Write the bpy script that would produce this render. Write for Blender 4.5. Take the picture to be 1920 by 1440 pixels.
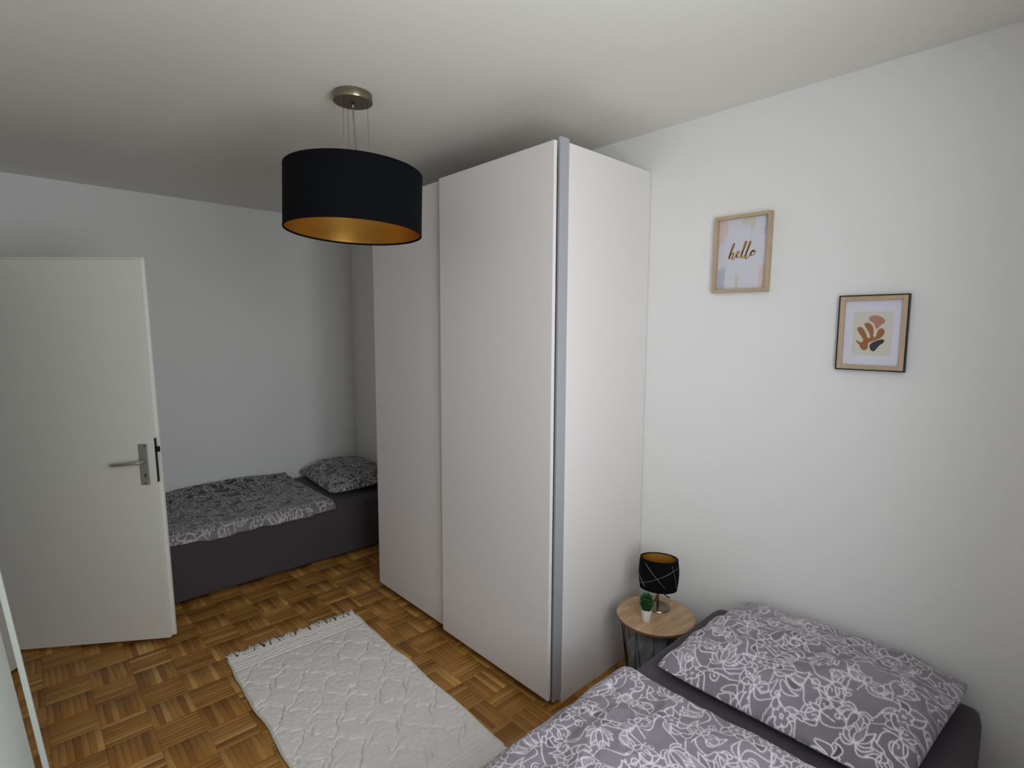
import bpy, bmesh, math, random
import numpy as np
from mathutils import Vector, Matrix

for o in list(bpy.data.objects):
    bpy.data.objects.remove(o, do_unlink=True)
scene = bpy.context.scene
COL = scene.collection
random.seed(7)

# ------------------------------------------------------------------ room measures (metres)
XL, XR = -0.165, 2.261          # left wall, right wall
YW, YB = -0.12, 4.50            # window wall (behind the camera), far wall
H = 2.55
WIN = (0.25, 1.25, 0.78, 2.42)  # window opening x0,x1,z0,z1
DOOR_Y0, DOOR_Y1, DOOR_H = 2.80, 3.655, 1.965

# ------------------------------------------------------------------ camera
F_PX, YAW, PITCH, ROLL, CAM_H = 1009.0848, 0.7532, 0.1032, 0.0044, 1.6385
def cam_axes():
    cy, sy, cp, sp = math.cos(YAW), math.sin(YAW), math.cos(PITCH), math.sin(PITCH)
    f = Vector((sy * cp, cy * cp, -sp)); r = Vector((cy, -sy, 0)); u = r.cross(f)
    cr, sr = math.cos(ROLL), math.sin(ROLL)
    return r * cr + u * sr, u * cr - r * sr, f
_r, _u, _f = cam_axes()
cam_data = bpy.data.cameras.new('camera')
cam = bpy.data.objects.new('camera', cam_data); COL.objects.link(cam)
cam.matrix_world = Matrix(((_r.x, _u.x, -_f.x, 0), (_r.y, _u.y, -_f.y, 0), (_r.z, _u.z, -_f.z, CAM_H), (0, 0, 0, 1)))
cam_data.sensor_width = 36.0
cam_data.lens = F_PX / 1920 * 36.0
cam_data.clip_start = 0.02
scene.camera = cam

# ------------------------------------------------------------------ world, daylight, exposure
world = bpy.data.worlds.new('overcast_sky'); scene.world = world
world.use_nodes = True
world.node_tree.nodes['Background'].inputs[0].default_value = (0.86, 0.93, 1.0, 1)
world.node_tree.nodes['Background'].inputs[1].default_value = 1.0
la = bpy.data.lights.new('window_daylight', 'AREA')
la.shape = 'RECTANGLE'; la.size = WIN[1] - WIN[0] - 0.06; la.size_y = WIN[3] - WIN[2] - 0.06
la.energy = 27.2; la.color = (0.905, 0.955, 1.0); la.spread = math.radians(156)
lo = bpy.data.objects.new('window_daylight', la); COL.objects.link(lo)
lo.location = ((WIN[0] + WIN[1]) / 2, YW - 0.10, (WIN[2] + WIN[3]) / 2)
lo.rotation_euler = (math.radians(90), 0, 0)     # emits towards +Y
vs = scene.view_settings
vs.view_transform = 'Standard'; vs.look = 'None'; vs.gamma = 1.0; vs.use_curve_mapping = False
vs.exposure = 0.0

# ------------------------------------------------------------------ material helpers
def rgb(r, g, b):
    f = lambda c: (c / 255 / 12.92) if c / 255 <= 0.04045 else ((c / 255 + 0.055) / 1.055) ** 2.4
    return (f(r), f(g), f(b), 1.0)
def new_mat(name):
    m = bpy.data.materials.new(name); m.use_nodes = True
    return m, m.node_tree.nodes, m.node_tree.links, m.node_tree.nodes['Principled BSDF']
def mat(name, col, rough=0.5, metal=0.0, bump=0.0, bscale=200.0, var=0.0, vscale=6.0, spec=0.5, sheen=0.0):
    m, n, l, b = new_mat(name)
    b.inputs['Base Color'].default_value = col
    b.inputs['Roughness'].default_value = rough
    b.inputs['Metallic'].default_value = metal
    b.inputs['Specular IOR Level'].default_value = spec
    if sheen: b.inputs['Sheen Weight'].default_value = sheen
    if bump or var:
        tc = n.new('ShaderNodeTexCoord')
    if bump:
        t = n.new('ShaderNodeTexNoise'); t.inputs['Scale'].default_value = bscale; t.inputs['Detail'].default_value = 3
        bp = n.new('ShaderNodeBump'); bp.inputs['Strength'].default_value = bump; bp.inputs['Distance'].default_value = 0.002
        l.new(tc.outputs['Object'], t.inputs['Vector']); l.new(t.outputs['Fac'], bp.inputs['Height']); l.new(bp.outputs['Normal'], b.inputs['Normal'])
    if var:
        t2 = n.new('ShaderNodeTexNoise'); t2.inputs['Scale'].default_value = vscale; t2.inputs['Detail'].default_value = 4
        mx = n.new('ShaderNodeMix'); mx.data_type = 'RGBA'
        mx.inputs['A'].default_value = tuple(c * (1 - var) for c in col[:3]) + (1,)
        mx.inputs['B'].default_value = tuple(min(1, c * (1 + var)) for c in col[:3]) + (1,)
        l.new(tc.outputs['Object'], t2.inputs['Vector']); l.new(t2.outputs['Fac'], mx.inputs['Factor']); l.new(mx.outputs['Result'], b.inputs['Base Color'])
    return m
def wood_mat(name, c1, c2, scale=(3, 60, 60), rough=0.5, rnd=False):
    m, n, l, b = new_mat(name)
    tc = n.new('ShaderNodeTexCoord'); mp = n.new('ShaderNodeMapping'); mp.inputs['Scale'].default_value = scale
    t = n.new('ShaderNodeTexNoise'); t.inputs['Scale'].default_value = 1.0; t.inputs['Detail'].default_value = 6; t.inputs['Roughness'].default_value = 0.65; t.inputs['Distortion'].default_value = 0.4
    r = n.new('ShaderNodeValToRGB'); r.color_ramp.elements[0].color = c1; r.color_ramp.elements[1].color = c2
    r.color_ramp.elements[0].position = 0.3; r.color_ramp.elements[1].position = 0.7
    l.new(tc.outputs['Object'], mp.inputs['Vector']); l.new(mp.outputs['Vector'], t.inputs['Vector']); l.new(t.outputs['Fac'], r.inputs['Fac']); l.new(r.outputs['Color'], b.inputs['Base Color'])
    b.inputs['Roughness'].default_value = rough
    return m

M = {}
M['wall'] = mat('wall_paint', rgb(241, 240, 238), 0.9, bump=0.12, bscale=260)
M['ceiling'] = mat('ceiling_paint', rgb(238, 235, 227), 0.92, bump=0.1, bscale=200)
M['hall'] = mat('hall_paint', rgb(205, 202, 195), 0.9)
M['door'] = mat('door_lacquer', rgb(230, 228, 219), 0.42, bump=0.05, bscale=300, var=0.01)
M['ward'] = mat('white_melamine', rgb(236, 230, 227), 0.5, bump=0.05, bscale=420)
M['ward_edge'] = mat('white_edge_band', rgb(232, 231, 231), 0.4)
M['alu'] = mat('brushed_aluminium', rgb(178, 180, 184), 0.5, 0.25, bump=0.05, bscale=120)
M['dark'] = mat('dark_void', rgb(40, 36, 33), 0.8)
M['nickel'] = mat('brushed_nickel', rgb(146, 137, 118), 0.28, 1.0, bump=0.03, bscale=90)
M['lock'] = mat('blackened_lock_steel', rgb(40, 41, 42), 0.4, 0.7)
M['handle'] = mat('satin_aluminium', rgb(158, 157, 150), 0.4, 0.35)
M['black_fabric'] = mat('black_shade_fabric', rgb(10, 11, 15), 0.9, bump=0.2, bscale=900, spec=0.12)
M['black_metal'] = mat('black_wire', rgb(18, 18, 20), 0.45, 0.3)
M['silver_thread'] = mat('silver_thread', rgb(150, 140, 130), 0.4, 0.6)
M['cord'] = mat('clear_grey_cord', rgb(120, 116, 110), 0.35)
M['black_plastic'] = mat('black_plastic', rgb(15, 15, 16), 0.4)
M['white_plastic'] = mat('white_plastic', rgb(228, 228, 224), 0.35)
M['sheet'] = mat('charcoal_sheet', rgb(79, 73, 78), 0.9, bump=0.25, bscale=500, var=0.06, vscale=9, spec=0.2, sheen=0.1)
M['blanket'] = mat('grey_blanket', rgb(128, 128, 130), 0.95, bump=0.3, bscale=300, var=0.15, vscale=12, spec=0.2)
M['oak'] = wood_mat('pale_oak', rgb(178, 154, 124), rgb(200, 178, 150), (30, 30, 5), 0.55)
M['oak_h'] = wood_mat('pale_oak_crosswise', rgb(178, 154, 124), rgb(200, 178, 150), (30, 5, 30), 0.55)
M['beech'] = wood_mat('pinkish_oak', rgb(188, 158, 132), rgb(206, 180, 156), (30, 30, 5), 0.55)
M['tabletop'] = wood_mat('oak_laminate_top', rgb(158, 122, 90), rgb(206, 172, 136), (5, 26, 20), 0.45)
M['table_edge'] = mat('brown_top_edge', rgb(120, 80, 52), 0.5)
M['paper'] = mat('white_paper', rgb(214, 214, 224), 0.6)
M['mat_board'] = mat('white_mat_board', rgb(224, 222, 236), 0.7)
M['beige_print'] = mat('beige_print', rgb(214, 210, 198), 0.6)
M['pink_print'] = mat('dusty_pink_print', rgb(182, 130, 112), 0.6, var=0.08, vscale=60)
M['brown_print'] = mat('ochre_brown_print', rgb(158, 106, 62), 0.6, var=0.14, vscale=60)
M['slate_print'] = mat('slate_print', rgb(52, 56, 60), 0.6, var=0.1, vscale=60)
M['cream_line'] = mat('cream_outline', rgb(224, 204, 182), 0.6)
M['gold_ink'] = mat('gold_ink', rgb(172, 130, 74), 0.45, 0.1, var=0.2, vscale=200)
M['rose_wash'] = mat('rose_brush_wash', rgb(222, 198, 194), 0.7, var=0.06, vscale=120)
M['sand_wash'] = mat('sand_brush_wash', rgb(210, 204, 192), 0.7, var=0.05, vscale=120)
M['blue_wash'] = mat('blue_grey_brush_wash', rgb(188, 189, 204), 0.7, var=0.12, vscale=260)
M['pot'] = mat('white_ceramic', rgb(228, 226, 214), 0.4)
M['soil'] = mat('potting_soil', rgb(40, 30, 22), 0.95)
M['leaf'] = mat('green_leaf', rgb(40, 92, 44), 0.5, var=0.45, vscale=60)
M['rug'] = mat('ivory_rug_pile', rgb(238, 232, 229), 1.0, bump=0.4, bscale=420, var=0.03, vscale=20, spec=0.1, sheen=0.2)
M['rug_edge'] = mat('cream_rug_binding', rgb(222, 214, 190), 0.95, bump=0.3, bscale=400)
M['fringe'] = mat('ivory_fringe_yarn', rgb(238, 232, 222), 1.0, bump=0.2, bscale=700)
M['mirror'] = mat('mirror_glass', (0.86, 0.89, 0.87, 1), 0.02, 1.0)
M['mirror_frame'] = mat('white_mirror_frame', rgb(196, 200, 192), 0.9, spec=0.05)
M['window_frame'] = mat('white_window_frame', rgb(236, 236, 234), 0.4)

def gold_mat():
    m, n, l, b = new_mat('brushed_gold_lining')
    b.inputs['Base Color'].default_value = rgb(216, 168, 84); b.inputs['Metallic'].default_value = 0.9; b.inputs['Roughness'].default_value = 0.30
    tc = n.new('ShaderNodeTexCoord'); mp = n.new('ShaderNodeMapping'); mp.inputs['Scale'].default_value = (8, 8, 500)
    t = n.new('ShaderNodeTexNoise'); t.inputs['Scale'].default_value = 1.0; t.inputs['Detail'].default_value = 3
    bp = n.new('ShaderNodeBump'); bp.inputs['Strength'].default_value = 0.15; bp.inputs['Distance'].default_value = 0.001
    l.new(tc.outputs['Object'], mp.inputs['Vector']); l.new(mp.outputs['Vector'], t.inputs['Vector']); l.new(t.outputs['Fac'], bp.inputs['Height']); l.new(bp.outputs['Normal'], b.inputs['Normal'])
    return m
M['gold'] = gold_mat()

def glass_mat():
    m, n, l, b = new_mat('window_glass')
    n.remove(b)
    tr = n.new('ShaderNodeBsdfTransparent'); gl = n.new('ShaderNodeBsdfGlossy'); gl.inputs['Roughness'].default_value = 0.02
    mx = n.new('ShaderNodeMixShader'); mx.inputs[0].default_value = 0.05
    l.new(tr.outputs[0], mx.inputs[1]); l.new(gl.outputs[0], mx.inputs[2]); l.new(mx.outputs[0], n['Material Output'].inputs[0])
    return m
M['glass'] = glass_mat()

def parquet_mat():
    m, n, l, b = new_mat('oak_mosaic_parquet')
    oi = n.new('ShaderNodeObjectInfo'); ge = n.new('ShaderNodeNewGeometry')
    ad = n.new('ShaderNodeMath'); ad.operation = 'ADD'; fr = n.new('ShaderNodeMath'); fr.operation = 'FRACT'
    l.new(oi.outputs['Random'], ad.inputs[0]); l.new(ge.outputs['Random Per Island'], ad.inputs[1]); l.new(ad.outputs[0], fr.inputs[0])
    ramp = n.new('ShaderNodeValToRGB'); cr = ramp.color_ramp
    cr.elements[0].position = 0.0; cr.elements[0].color = rgb(140, 90, 36)
    cr.elements[1].position = 1.0; cr.elements[1].color = rgb(208, 160, 92)
    for p, c in ((0.2, rgb(162, 111, 49)), (0.5, rgb(172, 120, 55)), (0.85, rgb(180, 129, 62))):
        e = cr.elements.new(p); e.color = c
    l.new(fr.outputs[0], ramp.inputs['Fac'])
    uv = n.new('ShaderNodeUVMap'); uv.uv_map = 'grain'
    cmb = n.new('ShaderNodeCombineXYZ'); ml = n.new('ShaderNodeMath'); ml.operation = 'MULTIPLY'; ml.inputs[1].default_value = 57.0
    l.new(fr.outputs[0], ml.inputs[0]); l.new(ml.outputs[0], cmb.inputs['Z'])
    va = n.new('ShaderNodeVectorMath'); va.operation = 'ADD'
    mp = n.new('ShaderNodeMapping'); mp.inputs['Scale'].default_value = (9, 240, 1)
    l.new(uv.outputs[0], mp.inputs['Vector']); l.new(mp.outputs[0], va.inputs[0]); l.new(cmb.outputs[0], va.inputs[1])
    t = n.new('ShaderNodeTexNoise'); t.inputs['Scale'].default_value = 1.0; t.inputs['Detail'].default_value = 5; t.inputs['Roughness'].default_value = 0.6
    l.new(va.outputs[0], t.inputs['Vector'])
    mr = n.new('ShaderNodeMapRange'); mr.inputs['From Min'].default_value = 0.3; mr.inputs['From Max'].default_value = 0.7; mr.inputs['To Min'].default_value = 0.82; mr.inputs['To Max'].default_value = 1.16
    l.new(t.outputs['Fac'], mr.inputs['Value'])
    mx = n.new('ShaderNodeVectorMath'); mx.operation = 'SCALE'
    l.new(ramp.outputs['Color'], mx.inputs[0]); l.new(mr.outputs['Result'], mx.inputs['Scale']); l.new(mx.outputs[0], b.inputs['Base Color'])
    b.inputs['Roughness'].default_value = 0.42
    return m
M['parquet'] = parquet_mat()

def print_mat(name, dark, mid, light, line):
    m, n, l, b = new_mat(name)
    at = n.new('ShaderNodeAttribute'); at.attribute_name = 'print'
    sp = n.new('ShaderNodeSeparateColor'); l.new(at.outputs['Color'], sp.inputs['Color'])
    r = n.new('ShaderNodeValToRGB'); r.color_ramp.elements[0].color = dark; r.color_ramp.elements[1].color = light
    e = r.color_ramp.elements.new(0.5); e.color = mid
    l.new(sp.outputs['Green'], r.inputs['Fac'])
    mx = n.new('ShaderNodeMix'); mx.data_type = 'RGBA'; mx.inputs['B'].default_value = line
    l.new(sp.outputs['Red'], mx.inputs['Factor']); l.new(r.outputs['Color'], mx.inputs['A']); l.new(mx.outputs['Result'], b.inputs['Base Color'])
    b.inputs['Roughness'].default_value = 0.85; b.inputs['Specular IOR Level'].default_value = 0.25; b.inputs['Sheen Weight'].default_value = 0.1
    tc = n.new('ShaderNodeTexCoord'); t = n.new('ShaderNodeTexNoise'); t.inputs['Scale'].default_value = 900
    bp = n.new('ShaderNodeBump'); bp.inputs['Strength'].default_value = 0.1; bp.inputs['Distance'].default_value = 0.001
    l.new(tc.outputs['Object'], t.inputs['Vector']); l.new(t.outputs['Fac'], bp.inputs['Height']); l.new(bp.outputs['Normal'], b.inputs['Normal'])
    return m
M['print_near'] = print_mat('grey_scroll_print', rgb(88, 80, 86), rgb(139, 129, 138), rgb(188, 181, 185), rgb(218, 212, 219))
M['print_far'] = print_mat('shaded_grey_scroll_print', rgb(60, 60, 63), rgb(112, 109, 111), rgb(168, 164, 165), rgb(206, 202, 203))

# ------------------------------------------------------------------ mesh helpers
def tag(o, label, cat, group=None, kind=None):
    if label: o['label'] = label
    if cat: o['category'] = cat
    if group: o['group'] = group
    if kind: o['kind'] = kind
    return o
def empty(name, loc, rz=0.0):
    o = bpy.data.objects.new(name, None); COL.objects.link(o)
    o.location = loc; o.rotation_euler = (0, 0, rz); o.empty_display_size = 0.05
    return o
def link(name, me, material, parent=None, loc=None, smooth=False):
    o = bpy.data.objects.new(name, me); COL.objects.link(o)
    if material is not None and not me.materials:
        for mm in (material if isinstance(material, (list, tuple)) else [material]): me.materials.append(mm)
    if parent is not None: o.parent = parent
    if loc is not None: o.location = loc
    if smooth:
        me.polygons.foreach_set('use_smooth', [True] * len(me.polygons))
    return o
def finish(name, bm, material, parent=None, loc=None, smooth=False, recalc=True):
    if recalc: bmesh.ops.recalc_face_normals(bm, faces=bm.faces)
    me = bpy.data.meshes.new(name); bm.to_mesh(me); bm.free()
    return link(name, me, material, parent, loc, smooth)
def add_box(bm, x0, x1, y0, y1, z0, z1, bevel=0.0, seg=2, mi=0):
    r = bmesh.ops.create_cube(bm, size=1.0)
    vs_ = r['verts']
    for v in vs_:
        v.co = Vector((x0 + (v.co.x + .5) * (x1 - x0), y0 + (v.co.y + .5) * (y1 - y0), z0 + (v.co.z + .5) * (z1 - z0)))
    fs = {f for v in vs_ for f in v.link_faces}
    for f in fs: f.material_index = mi
    if bevel > 0:
        es = {e for v in vs_ for e in v.link_edges}
        bmesh.ops.bevel(bm, geom=list(es), offset=bevel, segments=seg, profile=0.5, affect='EDGES')
def box(name, x0, x1, y0, y1, z0, z1, material, parent=None, bevel=0.0, loc=None, seg=2):
    bm = bmesh.new(); add_box(bm, x0, x1, y0, y1, z0, z1, bevel, seg)
    return finish(name, bm, material, parent, loc)
def add_tube(bm, pts, r, seg=8, closed=False, taper=None):
    pts = [Vector(p) for p in pts]; n = len(pts); rings = []
    for i, p in enumerate(pts):
        if closed: d = pts[(i + 1) % n] - pts[i - 1]
        else: d = pts[min(i + 1, n - 1)] - pts[max(i - 1, 0)]
        d.normalize()
        a = Vector((0, 0, 1)) if abs(d.z) < 0.9 else Vector((1, 0, 0))
        u = d.cross(a).normalized(); w = d.cross(u).normalized()
        rr = r if taper is None else r * taper[i]
        rings.append([bm.verts.new(p + (u * math.cos(k * 2 * math.pi / seg) + w * math.sin(k * 2 * math.pi / seg)) * rr) for k in range(seg)])
    m = n if closed else n - 1
    for i in range(m):
        A, B = rings[i], rings[(i + 1) % n]
        for k in range(seg):
            bm.faces.new((A[k], A[(k + 1) % seg], B[(k + 1) % seg], B[k]))
    if not closed:
        bm.faces.new(rings[0]); bm.faces.new(list(reversed(rings[-1])))
def tube(name, pts, r, material, parent=None, seg=8, closed=False, loc=None, taper=None):
    bm = bmesh.new(); add_tube(bm, pts, r, seg, closed, taper)
    return finish(name, bm, material, parent, loc, smooth=True)
def add_lathe(bm, prof, seg=48, closed=False, mi=0):
    rings = []
    for (r, z) in prof:
        if r < 1e-6: rings.append([bm.verts.new((0, 0, z))])
        else: rings.append([bm.verts.new((r * math.cos(k * 2 * math.pi / seg), r * math.sin(k * 2 * math.pi / seg), z)) for k in range(seg)])
    n = len(prof)
    for i in range(n if closed else n - 1):
        A, B = rings[i], rings[(i + 1) % n]
        for k in range(seg):
            k2 = (k + 1) % seg
            vs_ = [A[0]] if len(A) == 1 else [A[k], A[k2]]
            vs_ += [B[0]] if len(B) == 1 else [B[k2], B[k]]
            if len(vs_) > 2:
                f = bm.faces.new(vs_); f.material_index = mi
def lathe(name, prof, material, parent=None, loc=None, seg=48, closed=False, smooth=True):
    bm = bmesh.new(); add_lathe(bm, prof, seg, closed)
    o = finish(name, bm, material, parent, loc, smooth=smooth)
    return o
def auto_smooth(o, ang=35):
    me = o.data
    for e in me.edges: pass
    bm = bmesh.new(); bm.from_mesh(me)
    for f in bm.faces: f.smooth = True
    for e in bm.edges:
        if len(e.link_faces) == 2 and e.calc_face_angle(0) > math.radians(ang): e.smooth = False
    bm.to_mesh(me); bm.free()
    return o
def np_mesh(name, verts, faces, smooth=True):
    verts = np.asarray(verts, dtype=np.float32); faces = np.asarray(faces, dtype=np.int32)
    me = bpy.data.meshes.new(name)
    me.vertices.add(len(verts)); me.vertices.foreach_set('co', verts.ravel())
    me.loops.add(faces.size); me.loops.foreach_set('vertex_index', faces.ravel())
    me.polygons.add(len(faces)); me.polygons.foreach_set('loop_start', np.arange(0, faces.size, faces.shape[1], dtype=np.int32))
    me.update(calc_edges=True); me.validate()
    if smooth: me.polygons.foreach_set('use_smooth', np.ones(len(me.polygons), dtype=bool))
    return me
def grid_faces(nu, nv, off=0, flip=False):
    i = np.arange(nu - 1)[:, None]; j = np.arange(nv - 1)[None, :]
    a = (i * nv + j + off).ravel()
    f = np.stack([a, a + nv, a + nv + 1, a + 1], 1)
    return f[:, ::-1] if flip else f
_lat = np.random.RandomState(3).rand(64, 64)
def vnoise(x, y, s=1.0, ox=0.0, oy=0.0):
    x = np.asarray(x) * s + ox; y = np.asarray(y) * s + oy
    xi = np.floor(x).astype(int); yi = np.floor(y).astype(int); fx = x - xi; fy = y - yi
    fx = fx * fx * fx * (fx * (fx * 6 - 15) + 10); fy = fy * fy * fy * (fy * (fy * 6 - 15) + 10)
    g = lambda a, b: _lat[a % 64, b % 64]
    return ((g(xi, yi) * (1 - fx) + g(xi + 1, yi) * fx) * (1 - fy) + (g(xi, yi + 1) * (1 - fx) + g(xi + 1, yi + 1) * fx) * fy) * 2 - 1
def fbm(x, y, s, o=4, ox=0., oy=0.):
    r = 0; a = 1.0
    for k in range(o):
        r = r + a * vnoise(x, y, s * 2 ** k, ox + 17.3 * k, oy + 9.1 * k); a *= 0.5
    return r
def flat_poly(name, pts, x, material, parent, thick=0.0006):
    """thin printed patch on a picture: pts are (y,z), faces -X"""
    from mathutils.geometry import tessellate_polygon
    tri = tessellate_polygon([[Vector((p[0], p[1], 0)) for p in pts]])
    me = bpy.data.meshes.new(name)
    me.from_pydata([(x - thick, p[0], p[1]) for p in pts], [], [tuple(t) for t in tri])
    return link(name, me, material, parent)

# ------------------------------------------------------------------ printed scroll pattern (evaluated per vertex)
def make_tile(N=720, seed=11, tile=0.44, lw=0.0029):
    rs = np.random.RandomState(seed)
    line = np.zeros((N, N), np.float32); tone = np.full((N, N), 0.5, np.float32)
    px = N / tile; w = lw * px / 2
    def window(P, pad):
        lo = np.floor(P.min(0) - pad).astype(int); hi = np.ceil(P.max(0) + pad).astype(int)
        X, Y = np.meshgrid(np.arange(lo[0], hi[0] + 1), np.arange(lo[1], hi[1] + 1), indexing='ij')
        return X, Y
    def dist(P, X, Y, closed):
        Q = np.roll(P, -1, 0) if closed else P[1:]; A = P if closed else P[:-1]
        d = np.full(X.shape, 1e9)
        for a, b in zip(A, Q):
            ab = b - a; L = ab @ ab + 1e-9
            t = np.clip(((X - a[0]) * ab[0] + (Y - a[1]) * ab[1]) / L, 0, 1)
            d = np.minimum(d, (X - a[0] - t * ab[0]) ** 2 + (Y - a[1] - t * ab[1]) ** 2)
        return np.sqrt(d)
    def inside(P, X, Y):
        r = np.zeros(X.shape, bool); Q = np.roll(P, -1, 0)
        for a, b in zip(P, Q):
            if a[1] == b[1]: continue
            c = ((a[1] > Y) != (b[1] > Y)) & (X < (b[0] - a[0]) * (Y - a[1]) / (b[1] - a[1]) + a[0])
            r ^= c
        return r
    def stroke(P, closed=False, fill=None, wid=1.0):
        P = np.asarray(P) * px
        X, Y = window(P, w * 2 + 2)
        d = dist(P, X, Y, closed); xi, yi = X % N, Y % N
        if fill is not None:
            ins = inside(P, X, Y)
            line[xi[ins], yi[ins]] = 0; tone[xi[ins], yi[ins]] = fill
        a = np.clip(w * wid + 0.5 - d, 0, 1).astype(np.float32)
        m = a > 0
        line[xi[m], yi[m]] = np.maximum(line[xi[m], yi[m]], a[m])
    def rot(P, a, c): 
        ca, sa = math.cos(a), math.sin(a); P = np.asarray(P)
        return np.stack([P[:, 0] * ca - P[:, 1] * sa + c[0], P[:, 0] * sa + P[:, 1] * ca + c[1]], 1)
    def leaf(L, W, bend, n=18):
        t = np.linspace(0, 1, n); sx = t * L; sy = bend * L * np.sin(t * np.pi * 0.9) 
        wd = W * np.sin(np.pi * t ** 0.65) ** 0.9
        return np.concatenate([np.stack([sx, sy + wd], 1), np.stack([sx, sy - wd], 1)[::-1][1:-1]])
    def spiral(R, turns, n=34):
        t = np.linspace(0, 1, n); r = R * (1 - 0.86 * t); a = t * turns * 2 * np.pi
        return np.stack([r * np.cos(a) - R, r * np.sin(a)], 1)
    def lobed(R, k, dep, asp=1.0, n=40):
        a = np.linspace(0, 2 * np.pi, n, endpoint=False); r = R * (1 - dep + dep * np.abs(np.cos(a * k / 2)) ** 0.7)
        return np.stack([r * np.cos(a) * asp, r * np.sin(a)], 1)
    NC, NR = 5, 6
    cw_, ch_ = tile / NC, tile / NR
    ctr = {}
    for jr in range(NR):
        for ic in range(NC):
            ctr[ic, jr] = np.array([(ic + 0.5 * (jr % 2) + 0.25) * cw_, (jr + 0.5) * ch_]) + (rs.rand(2) - .5) * 0.016
    def at(ic, jr):
        q = ctr[ic % NC, jr % NR].copy(); q[0] += (ic // NC) * tile; q[1] += (jr // NR) * tile; return q
    T_ALL = [0.5, 0.5, 0.5, 0.58, 0.44, 0.70, 0.62]
    # broad pointed fields under everything
    for _ in range(8):
        c = rs.rand(2) * tile
        stroke(rot(leaf(0.12 + 0.06 * rs.rand(), 0.036, 0.25 * rs.choice([-1, 1])), rs.rand() * 6.28, c), True, rs.choice([0.5, 0.72, 0.60, 0.40]))
    # vines joining neighbouring motifs
    t = np.linspace(0, 1, 20)[:, None]
    for (ic, jr) in list(ctr):
        for q in ((ic + 1, jr), (ic + (jr % 2), jr + 1)):
            a, b = at(ic, jr), at(*q); d = b - a; n_ = np.array([-d[1], d[0]]) / np.hypot(*d)
            stroke(a + d * t + n_ * (0.016 * rs.choice([-1, 1]) * np.sin(2 * np.pi * t)))
    k = 0
    for (ic, jr) in sorted(ctr, key=lambda q: rs.rand()):
        c = at(ic, jr); a0 = rs.rand() * 6.28; kind = (ic + 2 * jr) % 5; s_ = rs.choice([-1, 1])
        if kind == 0:
            for q in (0, 6, 1, 5, 2, 4, 3):
                stroke(rot(leaf(0.034 + 0.007 * (3 - abs(q - 3)), 0.0088, 0.16 * (q - 3) / 3), a0 + (q - 3) * 0.46, c), True, rs.choice(T_ALL))
        elif kind in (1, 4):
            R0 = 0.019 + 0.005 * rs.rand()
            for m in (-1, 1):
                stroke(rot(leaf(0.052, 0.0105, 0.35 * m), a0 + 1.57 + 0.75 * m, c), True, rs.choice(T_ALL))
            for m in (-1, 1):
                S = spiral(R0, 1.25); S[:, 0] = S[:, 0] * -m
                P = np.concatenate([np.stack([0 * np.linspace(0, 1, 6), -np.linspace(0.034, 0.003, 6)], 1), S])
                stroke(rot(P, a0, c))
            stroke(rot(leaf(0.026, 0.0065, 0), a0 + 1.57, c), True, rs.choice([0.5, 0.7]))
        elif kind == 2:
            for q in range(4):
                stroke(rot(leaf(0.044, 0.0095, 0.28 * s_), a0 + q * 1.57, c), True, rs.choice(T_ALL + [0.2]))
            stroke(rot(lobed(0.019, 5, 0.36), a0, c), True, 0.56)
            stroke(rot(lobed(0.0035, 2, 0.01, n=10), 0, c), True, 0.5)
        else:
            for q in range(4):
                p = c + 0.014 * (q - 1.5) * np.array([math.cos(a0), math.sin(a0)])
                stroke(rot(leaf(0.046 - 0.005 * q, 0.0100, 0.34 * s_), a0 + s_ * (1.25 - 0.32 * q), p), True, rs.choice(T_ALL + [0.18]))
    # teardrops and small curls in the gaps
    for (ic, jr) in list(ctr):
        a, b, c3 = at(ic, jr), at(ic + 1, jr), at(ic + (jr % 2), jr + 1)
        c = (a + b + c3) / 3 + (rs.rand(2) - .5) * 0.008; a0 = rs.rand() * 6.28
        if rs.rand() < 0.55:
            stroke(rot(leaf(0.030, 0.0078, 0.3 * rs.choice([-1, 1])), a0, c), True, rs.choice([0.5, 0.6, 0.2, 0.44]))
            stroke(rot(leaf(0.024, 0.0066, 0.3 * rs.choice([-1, 1])), a0 + 2.2, c), True, 0.5)
        else:
            stroke(rot(spiral(0.013, 1.3), a0, c))
    return line, tone, tile
TL, TT, TILE = make_tile(); TILE = 0.55
def sample(A, u, v, tile=None):
    N = A.shape[0]; T = tile or TILE
    x = (np.asarray(u) / T % 1.0) * N; y = (np.asarray(v) / T % 1.0) * N
    xi = np.floor(x).astype(int); yi = np.floor(y).astype(int); fx = x - xi; fy = y - yi
    g = lambda a, b: A[a % N, b % N]
    return (g(xi, yi) * (1 - fx) + g(xi + 1, yi) * fx) * (1 - fy) + (g(xi, yi + 1) * (1 - fx) + g(xi + 1, yi + 1) * fx) * fy
def set_print(me, line, tone):
    at = me.attributes.new('print', 'FLOAT_COLOR', 'POINT')
    d = np.zeros((len(me.vertices), 4), np.float32); d[:, 0] = np.clip(line, 0, 1); d[:, 1] = np.clip(tone, 0, 1); d[:, 3] = 1
    at.data.foreach_set('color', d.ravel())

# ================================================================== SETTING
def struct(o, label=None):
    o['kind'] = 'structure'
    if label: o['label'] = label
    return o
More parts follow.
